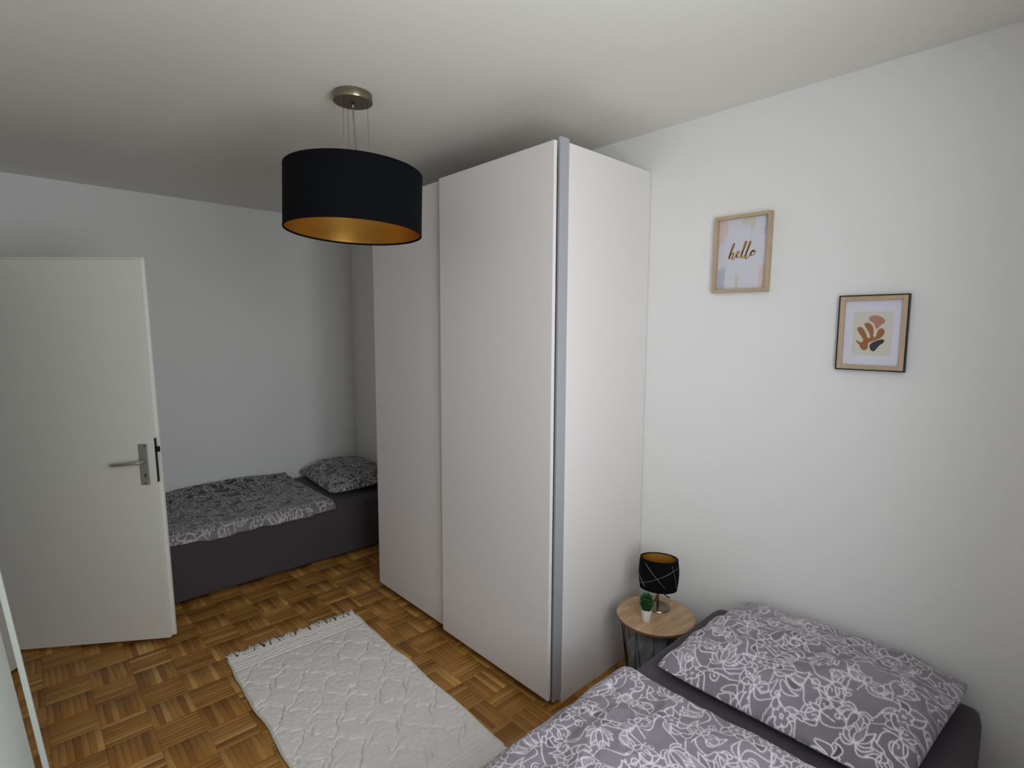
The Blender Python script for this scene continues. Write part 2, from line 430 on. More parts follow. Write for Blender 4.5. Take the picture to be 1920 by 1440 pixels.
# floor: sub-floor slab and every parquet strip on it
floor = struct(box('floor', XL - 1.2, XR + 0.1, YW - 0.1, YB + 0.1, -0.12, -0.0075, M['dark']), 'oak mosaic parquet floor in basket-weave squares')
SQ, NS = 0.158, 7
X0, Y0 = 0.334, 2.338
SW = SQ / NS
def strip_verts(L, W, h=0.0075, g=0.0003, c=0.0006):
    a, b = L / 2 - g, W / 2 - g
    lo = [(-a, -b, -h), (a, -b, -h), (a, b, -h), (-a, b, -h)]
    mi = [(-a, -b, -c), (a, -b, -c), (a, b, -c), (-a, b, -c)]
    to = [(-a + c, -b + c, 0), (a - c, -b + c, 0), (a - c, b - c, 0), (-a + c, b - c, 0)]
    return lo + mi + to
STRIP_F = [(0, 1, 5, 4), (1, 2, 6, 5), (2, 3, 7, 6), (3, 0, 4, 7), (4, 5, 9, 8), (5, 6, 10, 9), (6, 7, 11, 10), (7, 4, 8, 11), (8, 9, 10, 11)]
def pix(p):
    d = Vector(p) - Vector((0, 0, CAM_H)); z = d.dot(_f)
    return (960 + F_PX * d.dot(_r) / z, 720 - F_PX * d.dot(_u) / z, z) if z > 0.05 else (-9e3, -9e3, z)
RUG_C = Vector((1.352, 2.751, 0)); RUG_A = math.radians(-1.2); RUG_W, RUG_L = 0.667, 1.33
strips = []
for i in range(math.floor((XL - X0) / SQ), math.ceil((XR - X0) / SQ)):
    for j in range(math.floor((YW - Y0) / SQ), math.ceil((YB - Y0) / SQ)):
        for k in range(NS):
            cx, cy = X0 + (i + .5) * SQ, Y0 + (j + .5) * SQ
            off = (k + .5) * SW - SQ / 2
            if (i + j) % 2 == 0: cy += off; hx, hy, ang = SQ / 2, SW / 2, 0.0
            else: cx += off; hx, hy, ang = SW / 2, SQ / 2, math.pi / 2
            x0, x1, y0, y1 = max(cx - hx, XL), min(cx + hx, XR), max(cy - hy, YW), min(cy + hy, YB)
            if x1 - x0 < 0.004 or y1 - y0 < 0.004: continue
            full = (x1 - x0) > 2 * hx - 1e-6 and (y1 - y0) > 2 * hy - 1e-6
            strips.append((x0, x1, y0, y1, ang, full))
def visible_score(s):
    cx, cy = (s[0] + s[1]) / 2, (s[2] + s[3]) / 2
    if not s[5]: return 0
    if 0.68 < cx < 1.36 and 1.43 < cy < 2.76: return 0
    if cx > 1.62 and 1.47 < cy < 2.95: return 0
    if cy > 3.57 or cy < 1.06: return 0
    if cx < 0.08 and cy < 2.1: return 0
    u, v, z = pix((cx, cy, 0))
    if not (40 < u < 1910 and 1000 < v < 1450): return 0
    if cy > 3.15 - (cx - 0.53) * 0.72 and cx < 0.53: return 0     # behind the open door
    return 1.0 / z ** 3
order = sorted(range(len(strips)), key=lambda q: -visible_score(strips[q]))
near = set(q for q in order[:300] if visible_score(strips[q]) > 0)
def grain_uv(me, vs_all):
    uvl = me.uv_layers.new(name='grain')
    li = np.zeros(len(me.loops), np.int32); me.loops.foreach_get('vertex_index', li)
    uvl.data.foreach_set('uv', np.asarray(vs_all, np.float32)[li].ravel())
base_v = strip_verts(SQ, SW)
pm = np_mesh('plank', base_v, STRIP_F, smooth=False); grain_uv(pm, [(v[0], v[1]) for v in base_v]); pm.materials.append(M['parquet'])
rv, rf, ruv = [], [], []
for q, s in enumerate(strips):
    cx, cy = (s[0] + s[1]) / 2, (s[2] + s[3]) / 2
    dz = random.uniform(-0.00025, 0.0)
    if q in near:
        o = bpy.data.objects.new('plank', pm); COL.objects.link(o); o.parent = floor
        o.location = (cx, cy, dz); o.rotation_euler = (random.uniform(-.004, .004), random.uniform(-.002, .002), s[4])
    else:
        L, W = (s[1] - s[0], s[3] - s[2]) if s[4] == 0 else (s[3] - s[2], s[1] - s[0])
        sv = strip_verts(L, W); b0 = len(rv)
        for v in sv:
            rv.append((cx + v[0], cy + v[1], v[2] + dz) if s[4] == 0 else (cx - v[1], cy + v[0], v[2] + dz)); ruv.append((v[0], v[1]))
        rf += [tuple(a + b0 for a in f) for f in STRIP_F]
rest = np_mesh('parquet_remainder', rv, rf, smooth=False); grain_uv(rest, ruv)
ro = link('parquet_remainder', rest, M['parquet'], floor); ro['kind'] = 'stuff'

struct(box('ceiling', XL - 1.2, XR + 0.1, YW - 0.1, YB + 0.1, H, H + 0.12, M['ceiling']), 'plain off-white ceiling')
struct(box('wall_right', XR, XR + 0.12, YW - 0.1, YB + 0.1, -0.12, H, M['wall']), 'white wall behind the wardrobe and the near bed')
struct(box('wall_far', XL - 1.2, XR, YB, YB + 0.12, -0.12, H, M['wall']), 'white wall behind the far bed')
# left wall with the doorway
bm = bmesh.new()
add_box(bm, XL - 0.12, XL, YW - 0.1, DOOR_Y0, -0.12, H)
add_box(bm, XL - 0.12, XL, DOOR_Y1, YB, -0.12, H)
add_box(bm, XL - 0.12, XL, DOOR_Y0, DOOR_Y1, DOOR_H, H)
struct(finish('wall_left', bm, M['wall']), 'white wall with the doorway')
# hall beyond the doorway
bm = bmesh.new()
add_box(bm, XL - 1.25, XL - 1.15, YW - 0.1, YB + 0.1, -0.12, H)
add_box(bm, XL - 1.2, XL - 0.12, 2.0, 2.1, -0.12, H)
struct(finish('wall_hall', bm, M['hall']))
# window wall
bm = bmesh.new()
add_box(bm, XL - 0.12, WIN[0], YW - 0.28, YW, -0.12, H)
add_box(bm, WIN[1], XR + 0.1, YW - 0.28, YW, -0.12, H)
add_box(bm, WIN[0], WIN[1], YW - 0.28, YW, -0.12, WIN[2])
add_box(bm, WIN[0], WIN[1], YW - 0.28, YW, WIN[3], H)
struct(finish('wall_window', bm, M['wall']))
win = struct(empty('window_1', ((WIN[0] + WIN[1]) / 2, YW - 0.06, WIN[2])))
ww, wh = WIN[1] - WIN[0], WIN[3] - WIN[2]
bm = bmesh.new()
for a in ((-ww / 2, -ww / 2 + .05, 0, wh), (ww / 2 - .05, ww / 2, 0, wh), (-ww / 2 + .05, ww / 2 - .05, 0, .05), (-ww / 2 + .05, ww / 2 - .05, wh - .05, wh), (-.03, .03, .05, wh - .05)):
    add_box(bm, a[0], a[1], -.03, .03, a[2], a[3])
finish('window_frame', bm, M['window_frame'], win)
box('window_pane', -ww / 2 + .05, -.03, -.003, .003, .05, wh - .05, M['glass'], win)
box('window_pane', .03, ww / 2 - .05, -.003, .003, .05, wh - .05, M['glass'], win)
# door casing on the left wall
bm = bmesh.new()
add_box(bm, XL, XL + 0.012, DOOR_Y0 - .06, DOOR_Y0, 0, DOOR_H + .06)
add_box(bm, XL, XL + 0.012, DOOR_Y0, DOOR_Y1, DOOR_H, DOOR_H + .06)
add_box(bm, XL, XL + 0.012, DOOR_Y1, DOOR_Y1 + .06, 0, DOOR_H + .06)
struct(finish('trim_1', bm, M['door']))

# ------------------------------------------------------------------ open door
# local frame: X from hinge to free edge, Y = thickness (0 = face seen from the window side), Z up
DW = 0.853
hinge = Vector((-0.160, 3.638, 0.010))
ddir = Vector((0.522 + 0.160, 3.149 - 3.638)).normalized()
dang = math.atan2(ddir.y, ddir.x)
door = struct(empty('door_1', hinge), 'white flush room door standing half open')
door.rotation_euler = (0, math.radians(-1.15), dang)
bm = bmesh.new()
add_box(bm, 0, DW - 0.014, 0, 0.026, 0, 1.935, 0.0015)
add_box(bm, 0, DW, 0.0255, 0.041, 0, 1.949, 0.0025)
finish('door_leaf', bm, M['door'], door)
hd = empty('door_handle', (DW - 0.066, 0, 0.925)); hd.parent = door; hd['label'] = 'satin metal lever on a long backplate'
bm = bmesh.new(); add_box(bm, -0.021, 0.021, -0.005, 0.0, -0.105, 0.105, 0.003); finish('backplate', bm, M['handle'], hd)
tube('lever', [(0.0, -0.003, 0.018), (0.0, -0.03, 0.018), (-0.004, -0.043, 0.018), (-0.018, -0.05, 0.018), (-0.06, -0.051, 0.016), (-0.118, -0.047, 0.012), (-0.130, -0.042, 0.011)], 0.0085, M['handle'], hd, 10, taper=[1.3, 1.2, 1.1, 1, .95, .9, .75])
bm = bmesh.new()
add_lathe(bm, [(0, 0), (0.0042, 0), (0.0042, 0.0016), (0, 0.0016)], 12); add_box(bm, -0.0018, 0.0018, -0.013, 0, 0, 0.0016)
kh = finish('keyhole', bm, M['black_plastic'], hd); kh.location = (0.004, -0.0055, -0.052); kh.rotation_euler = (math.radians(90), 0, 0)
for z in (0.095, -0.095):
    sc = lathe('screw', [(0, 0), (0.004, 0), (0.003, 0.002), (0, 0.002)], M['lock'], hd, (0.010 if z > 0 else 0.0, -0.005, z), 12); sc.rotation_euler = (math.radians(90), 0, 0)
lk = box('lock_forend', DW - 0.0145, DW - 0.0115, 0.003, 0.023, 0.83, 1.055, M['lock'], door, 0.001)
bm = bmesh.new(); add_box(bm, DW - 0.012, DW + 0.004, 0.005, 0.021, 0.985, 1.012, 0.002)
finish('latch', bm, M['lock'], lk)

# ================================================================== WARDROBE
WX, WX2, WS = 1.5986, 1.623, 1.6782      # front door plane, rear door plane, side panel front
WY0, WY1, WY2 = 1.4675, 2.235, 2.9476    # near end, split, far end
ZT, ZB = 2.366, 0.038
wr = empty('sliding_wardrobe', (1.95, 2.2, 0))
tag(wr, 'tall white sliding-door wardrobe with grey aluminium edge, standing against the right wall', 'wardrobe')
def wbox(n, x0, x1, y0, y1, z0, z1, m, bevel=0.0015, parent=None):
    o = box(n, x0 - 1.95, x1 - 1.95, y0 - 2.2, y1 - 2.2, z0, z1, m, wr if parent is None else parent, bevel)
    return o
wbox('side_panel', WS, XR - 0.003, WY0 - 0.006, WY0 + 0.013, 0.0, ZT + 0.003, M['ward'])
wbox('side_panel', WS, XR - 0.003, WY2 - 0.018, WY2, 0.0, ZT + 0.003, M['ward'])
wbox('top_panel', WS, XR - 0.003, WY0 + 0.013, WY2 - 0.018, ZT - 0.02, ZT, M['ward'])
wbox('bottom_panel', WS, XR - 0.003, WY0 + 0.013, WY2 - 0.018, 0.06, 0.08, M['ward'])
wbox('back_panel', XR - 0.012, XR - 0.004, WY0 + 0.013, WY2 - 0.018, 0.08, ZT - 0.02, M['ward'])
wbox('plinth', WS + 0.03, WS + 0.046, WY0 + 0.013, WY2 - 0.018, 0.0, 0.06, M['dark'])
wbox('aluminium_profile', WX2 + 0.003, WS, WY0 - 0.004, WY0 + 0.010, 0.022, ZT + 0.018, M['alu'])
wbox('aluminium_profile', WX2 + 0.021, WS, WY2 - 0.010, WY2, 0.022, ZT + 0.018, M['alu'])
wbox('track', WX2 + 0.021, WS, WY0 + 0.012, WY2 - 0.012, ZT - 0.05, ZT - 0.012, M['alu'])
wbox('track', WX2 + 0.021, WS, WY0 + 0.012, WY2 - 0.012, 0.045, 0.06, M['alu'])
wbox('sliding_door', WX, WX + 0.018, WY0 + 0.004, WY1, ZB, ZT, M['ward'], 0.0022)
wbox('sliding_door', WX2, WX2 + 0.018, WY1 - 0.03, WY2, ZB, ZT, M['ward'], 0.0022)
wbox('foot', WS - 0.004, WS + 0.012, WY0 - 0.008, WY0 - 0.004, 0.012, 0.045, M['white_plastic'], 0.001)

# ================================================================== BEDS
def bed(name, x0, x1, y0, y1, ztop, label, r=0.035):
    e = empty(name, ((x0 + x1) / 2, (y0 + y1) / 2, 0)); cx, cy = (x0 + x1) / 2, (y0 + y1) / 2
    hx, hy = (x1 - x0) / 2, (y1 - y0) / 2
    for sx in (-1, 1):
        for sy in (-1, 1):
            lathe('leg', [(0, 0), (0.022, 0), (0.026, 0.03), (0, 0.03)], M['black_plastic'], e, (sx * (hx - 0.12), sy * (hy - 0.1), 0), 16)
    # fitted sheet over the mattress, soft rounded top and a slight crown
    bm = bmesh.new(); add_box(bm, -hx - 0.001, hx + 0.001, -hy - 0.001, hy + 0.001, 0.014, ztop, 0.0, 1)
    bmesh.ops.subdivide_edges(bm, edges=bm.edges[:], cuts=30, use_grid_fill=True)
    for v in bm.verts:
        d = max(0, (v.co.z - (ztop - r)) / r)
        if d > 0:
            ins = r * (1 - math.sqrt(max(0, 1 - min(1, d) ** 2)))
        # corner rounding of the block in plan and along the top
        px_, py_ = v.co.x, v.co.y
        ex, ey = max(0, abs(px_) - (hx - r)), max(0, abs(py_) - (hy - r)); ez = max(0, v.co.z - (ztop - r))
        l = math.sqrt(ex * ex + ey * ey + ez * ez)
        if l > r:
            s = r / l
            v.co.x = math.copysign(min(abs(px_), hx - r) + ex * s, px_); v.co.y = math.copysign(min(abs(py_), hy - r) + ey * s, py_); v.co.z = min(v.co.z, ztop - r) + ez * s
        n_ = float(fbm(px_ + cx, py_ + cy, 5.0, 3)); v.co.z += 0.003 * n_ if v.co.z > ztop - 0.01 else 0
    finish('fitted_sheet', bm, M['sheet'], e, smooth=True)
    tag(e, label, 'bed', 'single beds')
    return e
bed('single_bed', 0.24, 2.245, 3.56, 4.47, 0.385, 'charcoal single bed along the far wall, partly hidden by the open door and wardrobe')
bed('single_bed', 0.245, 2.245, 0.135, 1.04, 0.415, 'charcoal single bed in the foreground with its head against the right wall')

def duvet(name, x0, x1, y0, y1, zb, r, step, material, label, seed, wr_amp, tone_fn, shape_fn, uv0=(0, 0), ang=0.0, pscale=1.0):
    """soft blanket whose edge rolls under: grid over (a,b) with outer arcs"""
    arc = math.pi * 0.9 * r
    def axis(c0, c1):
        L = c1 - c0 - 2 * r
        n = max(8, int((L + 2 * arc) / step)); s = np.linspace(-arc, L + arc, n)
        th = np.where(s < 0, -s / r, np.where(s > L, (s - L) / r, 0))
        p = np.where(s < 0, c0 + r - r * np.sin(th), np.where(s > L, c1 - r + r * np.sin(th), c0 + r + s))
        return s, p, r * (1 - np.cos(th))
    sa, pa, da = axis(x0, x1); sb, pb, db = axis(y0, y1)
    X, Y = np.meshgrid(pa, pb, indexing='ij'); U, V = np.meshgrid(sa, sb, indexing='ij')
    DX, DY = np.meshgrid(da, db, indexing='ij')
    drop = (DX ** 4 + DY ** 4) ** 0.25
    up = 1 - drop / (2 * r)
    Z = zb + 2 * r - drop
    edge = np.minimum(np.minimum(X - x0, x1 - X), np.minimum(Y - y0, y1 - Y)); e2 = np.clip(edge / 0.12, 0, 1)
    wv = fbm(X, Y, 4.5, 4, seed * 3.1, seed * 1.7)
    ridge = 1 - np.abs(fbm(X * 0.8 + Y * 0.5, Y - X * .3, 5.5, 3, seed * 2.2, 4.4))
    Z = Z + up * wr_amp * (0.35 + 0.65 * e2) * (wv * 0.6 + 0.9 * (ridge - 0.6))
    # scalloped, slightly wavy outline
    wob = 0.006 * fbm(Y, X * 0, 6.0, 3, seed, 2.0); X2 = X + wob * np.clip((X - (x0 + x1) / 2) / ((x1 - x0) / 2), -1, 1)
    wob2 = 0.008 * fbm(X, Y * 0, 7.0, 3, 5.0, seed); Y2 = Y + wob2 * np.clip((Y - (y0 + y1) / 2) / ((y1 - y0) / 2), -1, 1)
    X2, Y2, Z = shape_fn(X2, Y2, Z, up)
    P = np.stack([X2, Y2, Z], -1).reshape(-1, 3)
    org = np.array([(x0 + x1) / 2, (y0 + y1) / 2, zb]); P = P - org
    me = np_mesh(name, P, grid_faces(len(sa), len(sb)))
    ca, sa_ = math.cos(ang), math.sin(ang)
    u = ((U * ca - V * sa_) * pscale + uv0[0]).ravel(); v = ((U * sa_ + V * ca) * pscale + uv0[1]).ravel()
    u = u + 0.006 * vnoise(u, v, 9); v = v + 0.006 * vnoise(u, v, 9, 5, 5)
    set_print(me, sample(TL, u, v), tone_fn(sample(TT, u, v), X.ravel(), Y.ravel()))
    o = link(name, me, material, None, org)
    tag(o, label, 'duvet', 'patterned duvets')
    return o
# near duvet
def near_shape(X, Y, Z, up):
    Z = Z - 0.016 * (np.clip(Y - 1.0, 0, 0.09) / 0.04) ** 2
    Z = Z + 0.022 * np.clip(1 - np.abs(X - 1.44) / 0.16, 0, 1) * up * np.clip(1.0 - Y + 0.05, 0, 1)
    return X, Y, Z
duvet('duvet', 0.40, 1.520, 0.10, 1.078, 0.420, 0.020, 0.0024, M['print_near'],
      'grey duvet with white scrollwork on the foreground bed', 3, 0.020,
      lambda t, x, y: t + 0.04 * vnoise(x, y, 4), near_shape, (0.1, 0.2), 0.5)
# far duvet: dark by the wall, paling towards the front edge
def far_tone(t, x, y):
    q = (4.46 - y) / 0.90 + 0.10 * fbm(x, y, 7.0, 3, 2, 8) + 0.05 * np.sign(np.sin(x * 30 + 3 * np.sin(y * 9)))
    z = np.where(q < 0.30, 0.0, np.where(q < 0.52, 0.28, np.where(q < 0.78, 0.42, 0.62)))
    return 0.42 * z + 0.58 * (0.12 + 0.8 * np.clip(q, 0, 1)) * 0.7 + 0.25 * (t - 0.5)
def far_shape(X, Y, Z, up):
    Z = Z - 0.017 * (np.clip(3.60 - Y, 0, 0.08) / 0.04) ** 2
    Z = Z + 0.045 * np.clip((Y - 4.25) / 0.2, 0, 1) * up * (0.7 + 0.3 * np.sin(X * 7))
    # the duvet is pulled askew: its head edge runs obliquely
    Z = Z + 0.012 * up
    return X, Y, Z
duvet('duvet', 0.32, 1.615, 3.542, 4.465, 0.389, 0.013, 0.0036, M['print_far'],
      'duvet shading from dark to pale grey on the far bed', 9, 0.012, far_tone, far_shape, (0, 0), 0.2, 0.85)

def pillow(name, c, hx, hy, T, tilt, rz, step, material, label, seed, tone_fn, uv0, ang=0.0, shear=0.0):
    n1, n2 = int(2 * hx / step), int(2 * hy / step)
    a = np.sin(np.linspace(-1, 1, n1) * np.pi / 2 * 0.96) / math.sin(np.pi / 2 * 0.96); b = np.sin(np.linspace(-1, 1, n2) * np.pi / 2 * .96) / math.sin(np.pi / 2 * .96)
    A, B = np.meshgrid(a, b, indexing='ij')
    X = hx * A * (1 - 0.03 * (1 - B ** 2) * np.abs(A)); Y = hy * B * (1 - 0.03 * (1 - A ** 2) * np.abs(B))
    X = X * (1 - 0.05 * (A * B) ** 4); Y = Y * (1 - 0.05 * (A * B) ** 4)
    th = T * (np.clip(1 - A ** 2, 0, 1) ** 0.55) * (np.clip(1 - B ** 2, 0, 1) ** 0.5)
    w = fbm(X, Y, 6.0, 4, seed, seed * 2.0)
    ed = 1 - np.minimum(1 - np.abs(A), 1 - np.abs(B))
    Zt = th * (1 + 0.10 * w) + 0.010 * w * (ed > 0) * np.clip(th / T * 3, 0, 1) + 0.006 * np.sin(np.arctan2(Y, X) * 18) * ed ** 3 * np.clip(th / T * 6, 0, 1)
    Zb = -0.55 * th
    ct, st = math.cos(tilt), math.sin(tilt)
    def world(X, Y, Z):
        xx, zz = X * ct - Z * st, X * st + Z * ct
        return np.stack([xx * math.cos(rz) - Y * math.sin(rz), xx * math.sin(rz) + Y * math.cos(rz), zz], -1).reshape(-1, 3)
    k = n1 * n2; Y0_ = Y; Y = Y + shear * X
    V = np.concatenate([world(X, Y, Zt), world(X, Y, Zb)])
    F = np.concatenate([grid_faces(n1, n2), grid_faces(n1, n2, k, True)])
    me = np_mesh(name, V, F)
    bm = bmesh.new(); bm.from_mesh(me)
    bm.free()
    U, W = X.ravel(), Y0_.ravel(); ca, sa_ = math.cos(ang), math.sin(ang)
    u = U * ca - W * sa_ + uv0[0]; v = U * sa_ + W * ca + uv0[1]
    ln, tn = sample(TL, u, v), tone_fn(sample(TT, u, v), U, W)
    ln2, tn2 = sample(TL, u + .2, v), tone_fn(sample(TT, u + .2, v), U, W)
    set_print(me, np.concatenate([ln, ln2]), np.concatenate([tn, tn2]))
    o = link(name, me, material, None, c)
    tag(o, label, 'pillow', 'patterned pillows')
    return o
pillow('pillow', (1.900, 0.566, 0.478), 0.312, 0.372, 0.098, math.radians(4.5), 0.0, 0.0024, M['print_near'],
       'grey pillow with white scrollwork on the foreground bed by the right wall', 5,
       lambda t, u, w: t + 0.10 * np.clip(u / 0.3, -1, 1) + 0.10 * vnoise(u, w, 5, 3, 3), (0.33, 0.11), 1.9, -0.11)
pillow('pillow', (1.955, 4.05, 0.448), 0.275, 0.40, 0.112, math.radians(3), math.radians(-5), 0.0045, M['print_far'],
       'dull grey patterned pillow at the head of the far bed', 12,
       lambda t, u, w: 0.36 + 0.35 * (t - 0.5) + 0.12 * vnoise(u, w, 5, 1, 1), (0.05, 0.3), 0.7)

# ================================================================== RUG
rug = empty('tufted_rug', (RUG_C.x, RUG_C.y, 0), RUG_A)
tag(rug, 'ivory tufted rug with raised trellis pattern and fringed ends on the parquet', 'rug')
n1, n2 = 440, 880
S, T_ = np.meshgrid(np.linspace(0, RUG_W, n1), np.linspace(0, RUG_L, n2), indexing='ij')
ws = S + 0.016 * fbm(S, T_, 12, 4, 1, 2); wt = T_ + 0.016 * fbm(S, T_, 12, 4, 7, 3)
cw, cl = 0.158, 0.200
pu = 2 * np.pi * (ws - 0.02) / cw; pv = 2 * np.pi * (wt - 0.135) / cl
f = np.cos(pu) + np.cos(pv) + 0.36 * np.sin(2 * pu) * np.sin(2 * pv) + 0.22 * np.cos(pu) * np.cos(3 * pv)
gs, gt = np.gradient(f, RUG_W / (n1 - 1), RUG_L / (n2 - 1)); d = np.abs(f) / (np.hypot(gs, gt) + 6)
body = np.clip((T_ - 0.125) / 0.02, 0, 1) * np.clip((RUG_L - 0.125 - T_) / 0.02, 0, 1)
brk = np.clip(0.62 + 0.9 * fbm(S, T_, 16, 2, 3, 3), 0.05, 1)
groove = np.exp(-(d / 0.0034) ** 2) * body * brk
puff = np.clip(d / 0.03, 0, 1) ** 0.6 * body
Z = 0.0115 + 0.0030 * puff - 0.0095 * groove + 0.0009 * np.exp(-((d - 0.0075) / 0.003) ** 2) * body * brk
for Tn in (T_, RUG_L - T_):
    for t0, a in ((0.018, 1), (0.038, .7), (0.072, .5), (0.092, .6), (0.118, 1.1)):
        Z = Z - 0.0070 * a * np.exp(-((Tn + 0.004 * vnoise(S, T_, 20) - t0) / 0.0035) ** 2)
    Z = Z - 0.0025 * np.exp(-((Tn - 0.056) / 0.004) ** 2) * (np.sin(S * 150) > 0.3)
Z = Z + 0.0012 * fbm(S, T_, 60, 2) + 0.002 * fbm(S, T_, 6, 2, 4, 4)
eg = np.minimum(np.minimum(S, RUG_W - S), np.minimum(T_, RUG_L - T_)); Z = np.maximum(Z, 0.002) * np.clip(0.06 + eg / 0.005, 0, 1)
Sx = S + 0.005 * fbm(T_, T_ * 0, 5, 3) * (np.abs(S / RUG_W - .5) * 2)
top = np.stack([-RUG_W + Sx, -T_, Z], -1).reshape(-1, 3)
me = np_mesh('pile', top, grid_faces(n1, n2, 0, True))
link('pile', me, M['rug'], rug)
for side in (0, n1 - 1):
    pts = [(-RUG_W + Sx[side, j], -T_[side, j], 0.006) for j in range(0, n2, 20)]
    tube('binding', pts, 0.0052, M['rug_edge'], rug, 6)
# fringe: a knotted tassel every two centimetres
def tassel_mesh(seed):
    r = random.Random(seed); bm = bmesh.new()
    for q in range(4):
        ax = r.uniform(-.010, .010); b = r.uniform(-.012, .012)
        L = r.uniform(.042, .062)
        pts = [(0, 0, .006), (ax * .3, .012, .008), (ax + b * .4, L * .6, r.uniform(.004, .008)), (ax + b, L, r.uniform(.003, .005))]
        add_tube(bm, pts, .0050, 5, taper=[1.1, 1.2, 1.0, .6])
    add_lathe(bm, [(0, 0.0015), (.005, .004), (.0062, .007), (.0045, .011), (0, .012)], 8)
    bmesh.ops.recalc_face_normals(bm, faces=bm.faces)
    me = bpy.data.meshes.new('tassel'); bm.to_mesh(me); bm.free(); me.materials.append(M['fringe'])
    me.polygons.foreach_set('use_smooth', [True] * len(me.polygons))
    return me
TM = [tassel_mesh(s) for s in range(6)]
for end in (0, 1):
    for q in range(42):
        o = bpy.data.objects.new('tassel', TM[random.randrange(6)]); COL.objects.link(o); o.parent = rug
        o.location = (-RUG_W + 0.008 + q * (RUG_W - 0.016) / 41, 0.003 if end == 0 else -RUG_L - 0.003, 0)
        o.rotation_euler = (0, 0, (0 if end == 0 else math.pi) + random.uniform(-.5, .5)); s = random.uniform(.85, 1.2); o.scale = (s, s, 1)

# ================================================================== PENDANT LAMP
PC = (1.055, 2.045)
pl = empty('pendant_lamp', (PC[0], PC[1], H))
tag(pl, 'black drum pendant lamp with gold lining hanging from a nickel canopy', 'lamp')
cn = lathe('canopy', [(0, 0), (0.070, 0), (0.074, -0.003), (0.076, -0.030), (0.074, -0.0335), (0, -0.0335)], M['nickel'], pl, None, 64); auto_smooth(cn)
TA, TB = 0.0399, 0.0116
nrm = Vector((TA, TB, 1)).normalized(); rotq = Vector((0, 0, 1)).rotation_difference(nrm)
R_, HS = 0.2658, 0.2345; ztop_l = 2.2496 - H
sh = bpy.data.objects.new('shade', None)
bm = bmesh.new()
add_lathe(bm, [(R_ - .0025, 0), (R_, 0), (R_, -HS), (R_ - .0025, -HS)], 96, False, 0)
o = finish('shade', bm, M['black_fabric'], pl, (0, 0, ztop_l), smooth=False); auto_smooth(o); o.rotation_mode = 'QUATERNION'; o.rotation_quaternion = rotq
bpy.data.objects.remove(sh)
shade = o; shade['label'] = 'black fabric drum shade'
bm = bmesh.new(); add_lathe(bm, [(R_ - .003, -.004), (R_ - .003, -HS + .004)], 96)
o = finish('gold_lining', bm, M['gold'], shade, smooth=True, recalc=False)
for z in (-0.0035, -HS + 0.0035):
    bm = bmesh.new(); add_lathe(bm, [(R_ - .0045, z - .0035), (R_ + .0008, z - .0035), (R_ + .0008, z + .0035), (R_ - .0045, z + .0035)], 96, True)
    auto_smooth(finish('rim', bm, M['black_fabric'], shade))
bm = bmesh.new()
for k in range(3):
    a = k * 2 * math.pi / 3 + 0.9
    add_tube(bm, [(0.03 * math.cos(a), 0.03 * math.sin(a), -0.012), ((R_ - .004) * math.cos(a), (R_ - .004) * math.sin(a), -0.012)], 0.0022, 6)
add_tube(bm, [(0.03 * math.cos(k * .5236), 0.03 * math.sin(k * .5236), -0.012) for k in range(12)], 0.0025, 6, True)
finish('spider_frame', bm, M['nickel'], shade, smooth=True)
lathe('bulb_socket', [(0, -0.005), (0.017, -0.005), (0.019, -0.05), (0.015, -0.055), (0, -0.055)], M['white_plastic'], shade, None, 24)
lathe('bulb', [(0.012, -0.052), (0.015, -0.065), (0.028, -0.09), (0.030, -0.105), (0.024, -0.125), (0, -0.134)], M['white_plastic'], shade, None, 24)
for k in range(3):
    a = math.radians((-37.2, 82.8, 202.8)[k])
    p0 = (0.055 * math.cos(a), 0.055 * math.sin(a), -0.033); p1 = (0.062 * math.cos(a), 0.062 * math.sin(a), ztop_l - 0.012)
    tube('suspension_wire', [p0, p1], 0.0008, M['nickel'], pl, 5)
tube('power_cord', [(0, 0, -0.03), (0.001, 0, -0.08), (0.008, 0.004, -0.16), (0.012, 0.004, -0.22), (0.004, 0, ztop_l - 0.01)], 0.0026, M['cord'], pl, 8)
lathe('cord_grip', [(0, -0.033), (0.006, -0.033), (0.005, -0.055), (0, -0.056)], M['nickel'], pl, None, 16)

# ================================================================== PICTURES (right wall)
def frame_bars(parent, y0, y1, z0, z1, w, xw, depth, mv, mh, name='frame_bar', bevel=0.001):
    box(name, xw - depth, xw, y0, y0 + w, z0, z1, mv, parent, bevel)
    box(name, xw - depth, xw, y1 - w, y1, z0, z1, mv, parent, bevel)
    box(name, xw - depth, xw, y0 + w, y1 - w, z0, z0 + w, mh, parent, bevel)
    box(name, xw - depth, xw, y0 + w, y1 - w, z1 - w, z1, mh, parent, bevel)
